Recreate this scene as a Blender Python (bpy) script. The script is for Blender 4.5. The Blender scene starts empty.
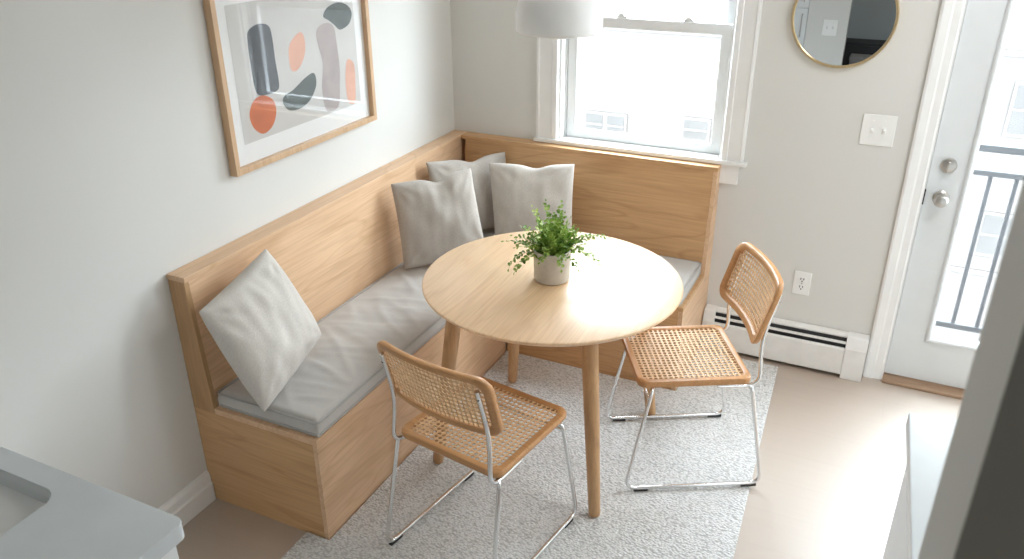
import bpy, bmesh, math, random
from mathutils import Vector, Matrix, noise
scene = bpy.context.scene
COL = scene.collection
PI = math.pi
random.seed(7)

# ------------------------------------------------------------------ materials
MATS = {}
def new_mat(name):
    m = bpy.data.materials.new(name); m.use_nodes = True
    nt = m.node_tree
    for n in list(nt.nodes): nt.nodes.remove(n)
    out = nt.nodes.new('ShaderNodeOutputMaterial')
    p = nt.nodes.new('ShaderNodeBsdfPrincipled')
    nt.links.new(p.outputs[0], out.inputs[0])
    MATS[name] = m
    return m, nt, p, out
def srgb(r, g, b):
    f = lambda c: (c/255/12.92) if c/255 <= 0.04045 else ((c/255+0.055)/1.055)**2.4
    return (f(r), f(g), f(b), 1)
def N(nt, t, **kw):
    n = nt.nodes.new(t)
    for k, v in kw.items(): setattr(n, k, v)
    return n
def coords(nt, scale=(1,1,1), rot=(0,0,0), out='Object'):
    tc = N(nt, 'ShaderNodeTexCoord'); mp = N(nt, 'ShaderNodeMapping')
    nt.links.new(tc.outputs[out], mp.inputs[0])
    mp.inputs['Scale'].default_value = scale; mp.inputs['Rotation'].default_value = rot
    return mp.outputs[0]
def noise_node(nt, vec, scale, detail=4, rough=.5, dist=0):
    n = N(nt, 'ShaderNodeTexNoise'); nt.links.new(vec, n.inputs['Vector'])
    n.inputs['Scale'].default_value = scale; n.inputs['Detail'].default_value = detail
    n.inputs['Roughness'].default_value = rough; n.inputs['Distortion'].default_value = dist
    return n.outputs['Fac']
def ramp(nt, fac, stops):
    r = N(nt, 'ShaderNodeValToRGB'); nt.links.new(fac, r.inputs[0])
    els = r.color_ramp.elements
    while len(els) < len(stops): els.new(.5)
    for e, (p, c) in zip(els, stops): e.position = p; e.color = c
    return r.outputs[0]
def mixc(nt, a, b, fac, mode='MIX'):
    m = N(nt, 'ShaderNodeMix', data_type='RGBA', blend_type=mode)
    for sock, v in ((m.inputs[0], fac), (m.inputs[6], a), (m.inputs[7], b)):
        if hasattr(v, 'is_linked') or hasattr(v, 'links'): nt.links.new(v, sock)
        else: sock.default_value = v
    return m.outputs[2]
def bump(nt, p, height, strength=.2, dist=.002):
    b = N(nt, 'ShaderNodeBump'); nt.links.new(height, b.inputs['Height'])
    b.inputs['Strength'].default_value = strength; b.inputs['Distance'].default_value = dist
    nt.links.new(b.outputs[0], p.inputs['Normal'])
def plain(name, col, rough=.5, metal=0, var=.03, nscale=30, bstr=0, spec=.5):
    m, nt, p, o = new_mat(name)
    v = coords(nt)
    f = noise_node(nt, v, nscale, 3)
    lo = tuple(c*(1-var) for c in col[:3])+(1,); hi = tuple(min(1, c*(1+var)) for c in col[:3])+(1,)
    nt.links.new(ramp(nt, f, [(.3, lo), (.7, hi)]), p.inputs['Base Color'])
    p.inputs['Roughness'].default_value = rough; p.inputs['Metallic'].default_value = metal
    p.inputs['Specular IOR Level'].default_value = spec
    if bstr: bump(nt, p, f, bstr, .001)
    return m
def wood(name, light, dark, axis=1, rough=.45, coat=0, rotz=0, coat_rough=.25, cath=.5):
    """oak: fine streaks along `axis` plus soft cathedral figure"""
    m, nt, p, o = new_mat(name)
    sc = [1, 1, 1]
    def sv(along, cross): return tuple(along if i == axis else cross for i in range(3))
    rot = (0, 0, rotz)
    v1 = coords(nt, sv(1.1, 9), rot); v2 = coords(nt, sv(3.0, 150), rot); v3 = coords(nt, sv(.55, 3.2), rot)
    big = noise_node(nt, v3, 1.7, 2, .5, .6)
    # rings from a distorted ramp
    mul = N(nt, 'ShaderNodeMath', operation='MULTIPLY'); nt.links.new(big, mul.inputs[0]); mul.inputs[1].default_value = 16
    fr = N(nt, 'ShaderNodeMath', operation='PINGPONG'); nt.links.new(mul.outputs[0], fr.inputs[0]); fr.inputs[1].default_value = 1
    a = noise_node(nt, v1, 2.2, 5, .6, .4)
    b = noise_node(nt, v2, 1.0, 3, .6)
    mid = tuple((x+y)/2 for x, y in zip(light, dark))
    c1 = ramp(nt, a, [(.32, dark), (.55, mid), (.72, light)])
    c2 = ramp(nt, fr.outputs[0], [(.0, dark), (.35, light), (1, light)])
    c = mixc(nt, c1, c2, cath)
    s = ramp(nt, b, [(.35, (.84, .82, .78, 1)), (.6, (1, 1, 1, 1))])
    c = mixc(nt, c, s, .8, 'MULTIPLY')
    nt.links.new(c, p.inputs['Base Color'])
    p.inputs['Roughness'].default_value = rough
    p.inputs['Coat Weight'].default_value = coat; p.inputs['Coat Roughness'].default_value = coat_rough
    bump(nt, p, b, .08, .001)
    return m
def fabric(name, col, var=.12, scale=420, bstr=.35):
    m, nt, p, o = new_mat(name)
    va = coords(nt, (1, 1, 1)); vb = coords(nt, (scale*.35, scale, scale)); vc = coords(nt, (scale, scale*.35, scale*.35))
    f1 = noise_node(nt, vb, 1, 2); f2 = noise_node(nt, vc, 1, 2); f3 = noise_node(nt, va, 5, 3)
    ad = N(nt, 'ShaderNodeMath', operation='ADD'); nt.links.new(f1, ad.inputs[0]); nt.links.new(f2, ad.inputs[1])
    hf = N(nt, 'ShaderNodeMath', operation='MULTIPLY'); nt.links.new(ad.outputs[0], hf.inputs[0]); hf.inputs[1].default_value = .5
    lo = tuple(c*(1-var) for c in col[:3])+(1,); hi = tuple(min(1, c*(1+var)) for c in col[:3])+(1,)
    c = ramp(nt, hf.outputs[0], [(.35, lo), (.65, hi)])
    c = mixc(nt, c, ramp(nt, f3, [(.3, (.93, .93, .93, 1)), (.7, (1, 1, 1, 1))]), 1.0, 'MULTIPLY')
    nt.links.new(c, p.inputs['Base Color'])
    p.inputs['Roughness'].default_value = .95; p.inputs['Specular IOR Level'].default_value = .15
    p.inputs['Sheen Weight'].default_value = .15
    bump(nt, p, hf.outputs[0], bstr, .0015)
    return m
def emit_free_glass(name, ior=1.45, tint=(1, 1, 1, 1), rough=0.0):
    """thin pane: clear with a fresnel reflection"""
    m, nt, p, o = new_mat(name); nt.nodes.remove(p)
    t = N(nt, 'ShaderNodeBsdfTransparent'); t.inputs[0].default_value = tint
    g = N(nt, 'ShaderNodeBsdfGlossy'); g.inputs['Roughness'].default_value = rough
    lw = N(nt, 'ShaderNodeLayerWeight'); lw.inputs['Blend'].default_value = .5
    pw = N(nt, 'ShaderNodeMath', operation='POWER'); nt.links.new(lw.outputs['Facing'], pw.inputs[0]); pw.inputs[1].default_value = 5
    f0 = ((ior-1)/(ior+1))**2
    fz = N(nt, 'ShaderNodeMath', operation='MULTIPLY_ADD'); nt.links.new(pw.outputs[0], fz.inputs[0]); fz.inputs[1].default_value = 1-f0; fz.inputs[2].default_value = f0
    vv = coords(nt); nn = noise_node(nt, vv, 1.2, 1)
    bp = N(nt, 'ShaderNodeBump'); nt.links.new(nn, bp.inputs['Height']); bp.inputs['Strength'].default_value = .02; bp.inputs['Distance'].default_value = .01
    nt.links.new(bp.outputs[0], g.inputs['Normal'])
    mx = N(nt, 'ShaderNodeMixShader'); nt.links.new(fz.outputs[0], mx.inputs[0]); nt.links.new(t.outputs[0], mx.inputs[1]); nt.links.new(g.outputs[0], mx.inputs[2])
    nt.links.new(mx.outputs[0], o.inputs[0])
    return m

def wall_paint(name, col):
    m, nt, p, o = new_mat(name)
    v = coords(nt); f = noise_node(nt, v, 180, 3); g = noise_node(nt, v, 1.3, 2)
    lo = tuple(c*.975 for c in col[:3])+(1,)
    nt.links.new(ramp(nt, g, [(.3, lo), (.7, col)]), p.inputs['Base Color'])
    p.inputs['Roughness'].default_value = .75; p.inputs['Specular IOR Level'].default_value = .25
    bump(nt, p, f, .06, .001)
    return m
M_WALL = wall_paint('wall_paint', (.700, .690, .660, 1))
M_DARKWALL = wall_paint('dark_wall_face', (.26, .25, .225, 1))
M_BLUEWALL = wall_paint('slate_wall_paint', (.46, .50, .51, 1))
M_CEIL = wall_paint('ceiling_paint', (.85, .85, .84, 1))
M_TRIM = plain('white_trim_paint', (.84, .84, .83, 1), .35, 0, .02, 12, .03)
M_DOOR = plain('door_paint', (.70, .725, .735, 1), .4, 0, .02, 8, .03)
M_VINYL = plain('window_vinyl', (.80, .81, .81, 1), .35, 0, .02, 10)
M_TRACK = plain('jamb_liner', (.68, .69, .70, 1), .45, 0, .03, 10)
M_HEATER = plain('heater_enamel', (.80, .79, .77, 1), .4, 0, .04, 14)
M_BLACK = plain('black_plastic', (.012, .012, .013, 1), .5, 0, .1, 40)
M_DARKSLOT = plain('dark_slot', (.015, .015, .017, 1), .7, 0, .1, 40)
M_PLATE = plain('white_plate', (.86, .86, .84, 1), .3, 0, .01, 20)
M_CHROME = plain('chrome', (.78, .78, .78, 1), .12, 1, .02, 20)
M_NICKEL = plain('satin_nickel', (.52, .50, .47, 1), .3, 1, .04, 60)
M_BRASS = plain('brushed_brass', (.78, .60, .35, 1), .3, 1, .04, 80)
M_RAIL = plain('dark_railing_paint', (.050, .052, .055, 1), .7, 0, .05, 20)
M_POT = plain('matte_ceramic', (.62, .585, .53, 1), .65, 0, .04, 60, .05)
M_SOIL = plain('potting_soil', (.03, .022, .015, 1), .95, 0, .5, 140, .6)
M_QUARTZ = plain('white_quartz', (.60, .63, .64, 1), .25, 0, .04, 6)
M_CABINET = plain('white_cabinet_paint', (.74, .75, .75, 1), .4, 0, .02, 6)
M_SHADE = plain('white_lamp_enamel', (.90, .90, .89, 1), .45, 0, .015, 8)
M_STORE = plain('grey_box_board', (.30, .30, .29, 1), .7, 0, .05, 9)
M_OPAL = plain('opal_glass', (.88, .88, .86, 1), .3, 0, .01, 8)
M_OAK_Y = wood('oak_along_bench', srgb(229, 193, 158), srgb(210, 170, 132), 1, .45, .1)
M_OAK_X = wood('oak_along_wall', srgb(214, 172, 126), srgb(190, 146, 101), 0, .45, .1)
M_OAK_EDGE = wood('oak_edge', srgb(196, 158, 116), srgb(172, 132, 92), 2, .5)
M_TABLE = wood('oak_tabletop', srgb(240, 205, 165), srgb(224, 183, 139), 1, .4, 1.0, .35, .30, .45)
M_LEG = wood('oak_leg', srgb(204, 162, 116), srgb(178, 135, 92), 2, .4, .2)
M_CHAIRWOOD = wood('honey_beech', srgb(208, 156, 104), srgb(184, 132, 82), 0, .42, .1, 0, .3, .3)
M_FRAME = wood('light_oak_frame', srgb(214, 180, 144), srgb(198, 162, 126), 2, .45)
M_THRESH = wood('oak_threshold', srgb(172, 142, 116), srgb(150, 120, 96), 0, .5)
M_CUSH = fabric('grey_seat_fabric', (.54, .515, .485, 1), .06, 500, .2)
M_PIPING = fabric('grey_piping', (.44, .425, .405, 1), .06, 500, .2)
M_LINEN1 = fabric('light_linen', (.62, .58, .53, 1), .10)
M_LINEN2 = fabric('taupe_linen', (.475, .435, .39, 1), .10)
M_GLASS = emit_free_glass('clear_pane')
M_PICGLASS = emit_free_glass('picture_glazing', 1.5)

def cane_mat():
    m, nt, p, o = new_mat('woven_cane')
    v = coords(nt, (1, 1, 1)); f = noise_node(nt, v, 300, 3); g = noise_node(nt, v, 14, 2)
    c = ramp(nt, f, [(.3, srgb(206, 160, 116)), (.7, srgb(236, 202, 160))])
    c = mixc(nt, c, ramp(nt, g, [(.3, (.9, .88, .84, 1)), (.7, (1, 1, 1, 1))]), 1., 'MULTIPLY')
    nt.links.new(c, p.inputs['Base Color']); p.inputs['Roughness'].default_value = .5
    bump(nt, p, f, .3, .001)
    return m
M_CANE = cane_mat()
def leaf_mat():
    m, nt, p, o = new_mat('fresh_leaf')
    v = coords(nt); f = noise_node(nt, v, 26, 3)
    nt.links.new(ramp(nt, f, [(.3, (.085, .19, .03, 1)), (.5, (.27, .42, .08, 1)), (.72, (.55, .66, .20, 1))]), p.inputs['Base Color'])
    p.inputs['Roughness'].default_value = .5; p.inputs['Subsurface Weight'].default_value = 0
    p.inputs['Transmission Weight'].default_value = 0
    return m
M_LEAF = leaf_mat()
def rug_mat():
    m, nt, p, o = new_mat('looped_wool_rug')
    v = coords(nt, (1, 1, 1))
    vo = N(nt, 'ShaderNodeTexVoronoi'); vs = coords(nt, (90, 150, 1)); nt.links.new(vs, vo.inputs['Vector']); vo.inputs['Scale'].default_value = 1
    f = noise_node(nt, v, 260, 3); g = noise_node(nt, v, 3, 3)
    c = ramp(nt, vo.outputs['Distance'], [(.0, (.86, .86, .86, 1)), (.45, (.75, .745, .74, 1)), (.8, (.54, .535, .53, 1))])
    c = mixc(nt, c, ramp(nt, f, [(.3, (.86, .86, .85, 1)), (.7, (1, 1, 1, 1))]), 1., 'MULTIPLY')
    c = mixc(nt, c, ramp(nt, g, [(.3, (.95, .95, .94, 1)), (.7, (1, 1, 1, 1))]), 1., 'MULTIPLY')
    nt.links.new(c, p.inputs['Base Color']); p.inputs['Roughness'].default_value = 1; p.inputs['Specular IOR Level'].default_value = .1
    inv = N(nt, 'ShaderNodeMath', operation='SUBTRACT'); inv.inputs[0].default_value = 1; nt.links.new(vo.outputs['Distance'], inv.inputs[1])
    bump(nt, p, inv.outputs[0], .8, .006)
    return m
M_RUG = rug_mat()
def floor_mat():
    m, nt, p, o = new_mat('pale_plank_floor')
    v = coords(nt, (1, 1, 1), (0, 0, 0))
    br = N(nt, 'ShaderNodeTexBrick'); nt.links.new(v, br.inputs['Vector'])
    br.inputs['Scale'].default_value = 1; br.inputs['Brick Width'].default_value = 1.5; br.inputs['Row Height'].default_value = .19
    br.inputs['Mortar Size'].default_value = .0012; br.inputs['Mortar Smooth'].default_value = .2
    br.inputs['Color1'].default_value = (.43, .345, .275, 1); br.inputs['Color2'].default_value = (.42, .335, .265, 1)
    br.inputs['Mortar'].default_value = (.385, .305, .24, 1)
    v2 = coords(nt, (2, 40, 1)); f = noise_node(nt, v2, 1.2, 5, .6, .3)
    c = mixc(nt, br.outputs['Color'], ramp(nt, f, [(.3, (.95, .94, .93, 1)), (.7, (1, 1, 1, 1))]), .8, 'MULTIPLY')
    nt.links.new(c, p.inputs['Base Color']); p.inputs['Roughness'].default_value = .42
    p.inputs['Coat Weight'].default_value = 1.0; p.inputs['Coat Roughness'].default_value = .52; p.inputs['Coat IOR'].default_value = 2.2
    return m
M_FLOOR = floor_mat()
def facade_mat():
    m, nt, p, o = new_mat('pale_siding')
    v = coords(nt, (1, 1, 1))
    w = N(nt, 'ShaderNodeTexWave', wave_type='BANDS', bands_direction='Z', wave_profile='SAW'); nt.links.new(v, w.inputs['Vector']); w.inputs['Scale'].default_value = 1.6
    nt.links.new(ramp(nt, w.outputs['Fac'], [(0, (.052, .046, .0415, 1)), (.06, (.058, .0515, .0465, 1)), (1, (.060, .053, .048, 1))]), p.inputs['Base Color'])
    p.inputs['Roughness'].default_value = .8
    return m
M_FACADE = facade_mat()
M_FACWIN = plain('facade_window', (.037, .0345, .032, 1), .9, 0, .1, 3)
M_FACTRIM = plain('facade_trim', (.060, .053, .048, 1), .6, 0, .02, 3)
M_PAVE = plain('pale_paving', (.14, .14, .137, 1), .8, 0, .1, 3)
M_PAPER = plain('art_paper', (.82, .82, .81, 1), .6, 0, .01, 50)
M_PAPER2 = plain('art_tint', (.60, .585, .56, 1), .6, 0, .03, 9)
M_INK = plain('ink_slate', (.075, .085, .095, 1), .6, 0, .15, 14)
M_INK2 = plain('ink_grey_green', (.085, .105, .10, 1), .6, 0, .2, 14)
M_TERRA = plain('ink_terracotta', (.60, .17, .075, 1), .6, 0, .12, 14)
M_PEACH = plain('ink_peach', (.72, .40, .29, 1), .6, 0, .1, 14)
M_MAUVE = plain('ink_mauve_grey', (.42, .36, .345, 1), .6, 0, .1, 12)
def mirror_mat():
    m, nt, p, o = new_mat('silvered_mirror')
    v = coords(nt); f = noise_node(nt, v, 3, 1)
    nt.links.new(ramp(nt, f, [(0, (.86, .88, .88, 1)), (1, (.88, .90, .90, 1))]), p.inputs['Base Color'])
    p.inputs['Metallic'].default_value = 1; p.inputs['Roughness'].default_value = .0
    return m
M_MIRROR = mirror_mat()

# ------------------------------------------------------------------ builders
def link(o, parent=None, loc=None):
    COL.objects.link(o)
    if parent is not None: o.parent = parent
    if loc is not None: o.location = loc
    return o
def meshobj(name, verts, faces, mat, parent=None, smooth=False, loc=None, mats=None, fmat=None):
    me = bpy.data.meshes.new(name)
    me.from_pydata([tuple(v) for v in verts], [], faces)
    if mats:
        for m in mats: me.materials.append(m)
        if fmat:
            for p, i in zip(me.polygons, fmat): p.material_index = i
    else: me.materials.append(mat)
    bm = bmesh.new(); bm.from_mesh(me); bmesh.ops.recalc_face_normals(bm, faces=bm.faces); bm.to_mesh(me); bm.free()
    if smooth:
        for p in me.polygons: p.use_smooth = True
    return link(bpy.data.objects.new(name, me), parent, loc)
def auto_smooth(o, ang=40):
    bm = bmesh.new(); bm.from_mesh(o.data)
    for f in bm.faces: f.smooth = True
    for e in bm.edges:
        if len(e.link_faces) == 2 and e.calc_face_angle(0) > math.radians(ang): e.smooth = False
    bm.to_mesh(o.data); bm.free()
def bevel(o, w=.003, seg=2):
    m = o.modifiers.new('bevel', 'BEVEL'); m.width = w; m.segments = seg; m.limit_method = 'ANGLE'; m.angle_limit = math.radians(40)
    m.harden_normals = False
    return o
def box(name, lo, hi, mat, parent=None, bev=.002, mats=None, fmat=None):
    (a, b, c), (d, e, f) = lo, hi
    v = [(a,b,c),(d,b,c),(d,e,c),(a,e,c),(a,b,f),(d,b,f),(d,e,f),(a,e,f)]
    fs = [(0,3,2,1),(4,5,6,7),(0,1,5,4),(1,2,6,5),(2,3,7,6),(3,0,4,7)]   # bottom top front(-y) right(+x) back(+y) left(-x)
    o = meshobj(name, v, fs, mat, parent, mats=mats, fmat=fmat)
    if bev: bevel(o, bev)
    return o
def prism(name, prof, axis, lo, hi, mat, parent=None, bev=.002):
    """profile polygon (2-D) swept along axis (0,1,2) from lo to hi; profile gives the two other coords in order"""
    def P(a, b, t):
        return [(t,a,b),(a,t,b),(a,b,t)][axis]
    n = len(prof)
    v = [P(a,b,lo) for a,b in prof]+[P(a,b,hi) for a,b in prof]
    fs = [tuple(range(n))[::-1], tuple(range(n,2*n))]+[(i,(i+1)%n,n+(i+1)%n,n+i) for i in range(n)]
    o = meshobj(name, v, fs, mat, parent)
    if bev: bevel(o, bev)
    return o
def lathe(name, prof, mat, parent=None, n=48, loc=(0,0,0), smooth=True, axis=2, ang=35):
    v = []; fs = []; k = len(prof)
    idx = []
    for r, z in prof:
        if r < 1e-6:
            idx.append([len(v)]); v.append((0,0,z))
        else:
            idx.append(list(range(len(v), len(v)+n)))
            for i in range(n): v.append((r*math.cos(2*PI*i/n), r*math.sin(2*PI*i/n), z))
    for a, b in zip(idx, idx[1:]):
        for i in range(n):
            j = (i+1) % n
            if len(a) == 1 and len(b) == 1: continue
            if len(a) == 1: fs.append((a[0], b[i], b[j]))
            elif len(b) == 1: fs.append((a[i], b[0], a[j]))
            else: fs.append((a[i], b[i], b[j], a[j]))
    if axis == 1: v = [(x, z, y) for x, y, z in v]     # turned round y
    v = [(x+loc[0], y+loc[1], z+loc[2]) for x, y, z in v]
    o = meshobj(name, v, fs, mat, parent)
    if smooth: auto_smooth(o, ang)
    return o
def fillet(pts, rad, seg=6):
    pts = [Vector(p) for p in pts]; out = [pts[0]]
    for i in range(1, len(pts)-1):
        a, b, c = pts[i-1], pts[i], pts[i+1]
        r = rad[i-1] if isinstance(rad, (list, tuple)) else rad
        d1 = (a-b); d2 = (c-b); l = min(r, d1.length*.49, d2.length*.49)
        p1 = b+d1.normalized()*l; p2 = b+d2.normalized()*l
        for k in range(seg+1):
            t = k/seg; out.append(p1*(1-t)**2+b*2*t*(1-t)+p2*t*t)
    out.append(pts[-1]); return out
def tube(name, pts, r, mat, parent=None, n=10, closed=False, rs=None):
    pts = [Vector(p) for p in pts]; v = []; fs = []
    m = len(pts); up = None
    for i, p in enumerate(pts):
        if closed: t = (pts[(i+1) % m]-pts[i-1]).normalized()
        else: t = (pts[min(i+1, m-1)]-pts[max(i-1, 0)]).normalized()
        if up is None:
            up = Vector((0,0,1)) if abs(t.z) < .9 else Vector((1,0,0))
        u = (up-t*up.dot(t)).normalized(); w = t.cross(u); up = u
        rr = rs[i] if rs else r
        for k in range(n):
            a = 2*PI*k/n; v.append(p+(u*math.cos(a)+w*math.sin(a))*rr)
    for i in range(m if closed else m-1):
        for k in range(n):
            fs.append((i*n+k, i*n+(k+1) % n, ((i+1) % m)*n+(k+1) % n, ((i+1) % m)*n+k))
    if not closed:
        fs.append(tuple(range(n))[::-1]); fs.append(tuple(range((m-1)*n, m*n)))
    o = meshobj(name, v, fs, mat, parent); auto_smooth(o, 50)
    return o
def rrect(w, h, r, seg=6):
    """rounded rectangle outline, centred, ccw"""
    pts = []
    for cx, cy, a0 in ((w/2-r, h/2-r, 0), (-w/2+r, h/2-r, 90), (-w/2+r, -h/2+r, 180), (w/2-r, -h/2+r, 270)):
        for k in range(seg+1):
            a = math.radians(a0+90*k/seg); pts.append((cx+r*math.cos(a), cy+r*math.sin(a)))
    return pts
def subdiv_edges(pts, maxlen):
    out = []
    for i, p in enumerate(pts):
        q = pts[(i+1) % len(pts)]; d = math.dist(p, q); k = max(1, int(d/maxlen))
        for j in range(k): out.append((p[0]+(q[0]-p[0])*j/k, p[1]+(q[1]-p[1])*j/k))
    return out
def ring_frame(name, w, h, r, border, thick, mat, parent, fn, seg=6):
    """closed frame bar with rounded section; fn(u,v,t) maps panel coords to 3-D"""
    outer = subdiv_edges(rrect(w, h, r, seg), .05)
    v = []; fs = []; n = len(outer)
    iw, ih = (w-2*border)/w, (h-2*border)/h
    sec = [(0, -.30), (0, .30), (.10, .5), (.88, .5), (1, .38), (1, -.38), (.88, -.5), (.10, -.5)]
    for (x, y) in outer:
        for s, t in sec:
            k = (x*(1-s)+x*iw*s, y*(1-s)+y*ih*s)
            v.append(fn(k[0], k[1], t*thick))
    m = len(sec)
    for i in range(n):
        for k in range(m):
            fs.append((i*m+k, i*m+(k+1) % m, ((i+1) % n)*m+(k+1) % m, ((i+1) % n)*m+k))
    o = meshobj(name, v, fs, mat, parent); auto_smooth(o, 60)
    return o
def cane_panel(name, w, h, cell, mat, parent, fn, hole=.40, thick=.003):
    nx = max(2, round(w/cell)); ny = max(2, round(h/cell)); cx = w/nx; cy = h/ny
    bm = bmesh.new(); cache = {}
    def V(x, y):
        k = (round(x*2e4), round(y*2e4))
        if k not in cache: cache[k] = bm.verts.new(fn(x, y, 0))
        return cache[k]
    for i in range(nx):
        for j in range(ny):
            x0 = -w/2+i*cx; y0 = -h/2+j*cy; xc = x0+cx/2; yc = y0+cy/2
            ring = [(x0+cx, yc), (x0+cx, y0+cy), (xc, y0+cy), (x0, y0+cy), (x0, yc), (x0, y0), (xc, y0), (x0+cx, y0)]
            inner = [(xc+cx*hole*math.cos(PI/4*k)*1.0, yc+cy*hole*math.sin(PI/4*k)) for k in range(8)]
            for k in range(8):
                q = (k+1) % 8
                bm.faces.new((V(*ring[k]), V(*ring[q]), V(*inner[q]), V(*inner[k])))
    bmesh.ops.recalc_face_normals(bm, faces=bm.faces)
    me = bpy.data.meshes.new(name); bm.to_mesh(me); bm.free(); me.materials.append(mat)
    o = link(bpy.data.objects.new(name, me), parent)
    s = o.modifiers.new('solid', 'SOLIDIFY'); s.thickness = thick; s.offset = 0
    return o
def grid_wall(name, axis, plane, thick, us, zs, holes, mat, kind='structure'):
    """wall slab normal to `axis` (0 or 1): near face at plane, far face at plane+thick; holes=(u0,u1,z0,z1)"""
    def hole(i, j):
        if not (0 <= i < len(us)-1 and 0 <= j < len(zs)-1): return True
        u = (us[i]+us[i+1])/2; z = (zs[j]+zs[j+1])/2
        return any(a < u < b and c < z < d for a, b, c, d in holes)
    v = []; fs = []
    def P(i, j, s):
        p = plane+thick*s
        return (p, us[i], zs[j]) if axis == 0 else (us[i], p, zs[j])
    nu, nz = len(us), len(zs)
    for s in (0, 1):
        for j in range(nz):
            for i in range(nu): v.append(P(i, j, s))
    I = lambda i, j, s: s*nu*nz+j*nu+i
    for i in range(nu-1):
        for j in range(nz-1):
            if hole(i, j): continue
            for s in (0, 1): fs.append((I(i,j,s), I(i+1,j,s), I(i+1,j+1,s), I(i,j+1,s)))
            for di, dj, a, b in ((-1,0,(i,j),(i,j+1)), (1,0,(i+1,j),(i+1,j+1)), (0,-1,(i,j),(i+1,j)), (0,1,(i,j+1),(i+1,j+1))):
                if hole(i+di, j+dj): fs.append((I(*a,0), I(*b,0), I(*b,1), I(*a,1)))
    o = meshobj(name, v, fs, mat); o['kind'] = kind
    return o
def empty(name, loc=(0,0,0), rotz=0):
    o = bpy.data.objects.new(name, None); COL.objects.link(o); o.location = loc; o.rotation_euler = (0,0,rotz)
    o.empty_display_size = .1
    return o
def tag(o, label, cat, group=None):
    o['label'] = label; o['category'] = cat
    if group: o['group'] = group
    return o
def struct(o): o['kind'] = 'structure'; return o
def dup(root, loc, rotz):
    r = root.copy(); COL.objects.link(r); r.location = loc; r.rotation_euler = (0,0,rotz)
    for ch in list(root.children):
        c = ch.copy(); COL.objects.link(c); c.parent = r
        for g in list(ch.children):
            d = g.copy(); COL.objects.link(d); d.parent = c
    return r

# ------------------------------------------------------------------ room shell
H = 2.50
XR = 3.30
YR = -5.40
WX0, WX1, WZ0, WZ1 = .583, 1.385, .945, 2.10       # window opening
DX0, DX1, DZ1 = 2.226, 3.10, 2.05                  # door opening
struct(box('floor', (-.12, YR-.1, -.1), (XR+.1, .14, 0), M_FLOOR, bev=0))
struct(box('ceiling', (-.12, YR-.1, H), (XR+.1, .14, H+.1), M_CEIL, bev=0))
struct(box('wall_left', (-.12, YR-.1, 0), (0, .14, H), M_WALL, bev=0))
grid_wall('wall_back', 1, 0, .14, [0, WX0, WX1, DX0, DX1, XR], [0, WZ0, DZ1, WZ1, H],
          [(WX0, WX1, WZ0, WZ1), (DX0, DX1, -1, DZ1)], M_WALL)
struct(box('wall_right', (XR, YR-.1, 0), (XR+.1, .14, H), M_WALL, bev=0))
# short partition standing beside the camera: light end and room face, dark face toward the next room
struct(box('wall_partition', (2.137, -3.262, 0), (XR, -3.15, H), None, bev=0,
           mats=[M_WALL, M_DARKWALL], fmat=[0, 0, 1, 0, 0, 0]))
# end of the kitchen, seen in the mirror
struct(box('wall_rear', (1.233, -4.10, 0), (1.562, -4.00, H), M_WALL, bev=0))
struct(box('wall_end', (0, YR-.1, 0), (XR, YR, H), M_BLUEWALL, bev=0))

# baseboard on the left wall
struct(prism('baseboard_left', [(0, 0), (.020, 0), (.020, .075), (.014, .082), (.014, .110), (.008, .126), (0, .128)], 1, -3.6, -1.948, M_TRIM, bev=0))
bpy.data.objects['baseboard_left'].data.transform(Matrix.Identity(4))

# window
win = struct(empty('window_1', (WX0, 0, WZ0)))
def wpart(o, parent=None):
    p = parent or win
    o.parent = p
    o.matrix_parent_inverse = Matrix.Identity(4) if parent else Matrix.Translation(-Vector(win.location))
    return o
def casing_profile(x0, x1, inner_right):
    # stepped casing; inner edge carries a bead
    w = x1-x0
    pts = [(0, 0), (0, -.020), (.012, -.024), (.018, -.020), (w-.030, -.016), (w-.026, -.022), (w-.004, -.022), (w, -.016), (w, 0)]
    return [(x0+a, b) for a, b in pts] if inner_right else [(x1-a, b) for a, b in pts][::-1]
wpart(prism('casing', casing_profile(.473, WX0, True), 2, .932, 2.20, M_TRIM, bev=0))
wpart(prism('casing', casing_profile(WX1, 1.485, False), 2, .952, 2.20, M_TRIM, bev=0))
wpart(box('head_casing', (.463, -.024, WZ1), (1.495, 0, 2.22), M_TRIM, bev=.002))
wpart(box('stool', (.463, -.034, .9315), (1.503, -.0005, .9515), M_TRIM, bev=.004))
wpart(box('sill_board', (WX0, -.0005, .9315+.014), (WX1, .10, .9515), M_TRIM, bev=.001))
wpart(box('apron', (.475, -.018, .842), (1.470, 0, .931), M_TRIM, bev=.003))
for x0, x1 in ((WX0, WX0+.012), (WX1-.012, WX1)):
    wpart(box('jamb', (x0, 0, .9515), (x1, .13, WZ1), M_TRIM, bev=.001))
for x0, x1 in ((WX0+.012, WX0+.020), (WX1-.020, WX1-.012)):
    wpart(box('jamb_liner', (x0, .045, .9515), (x1, .13, WZ1), M_TRACK, bev=.001))
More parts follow.
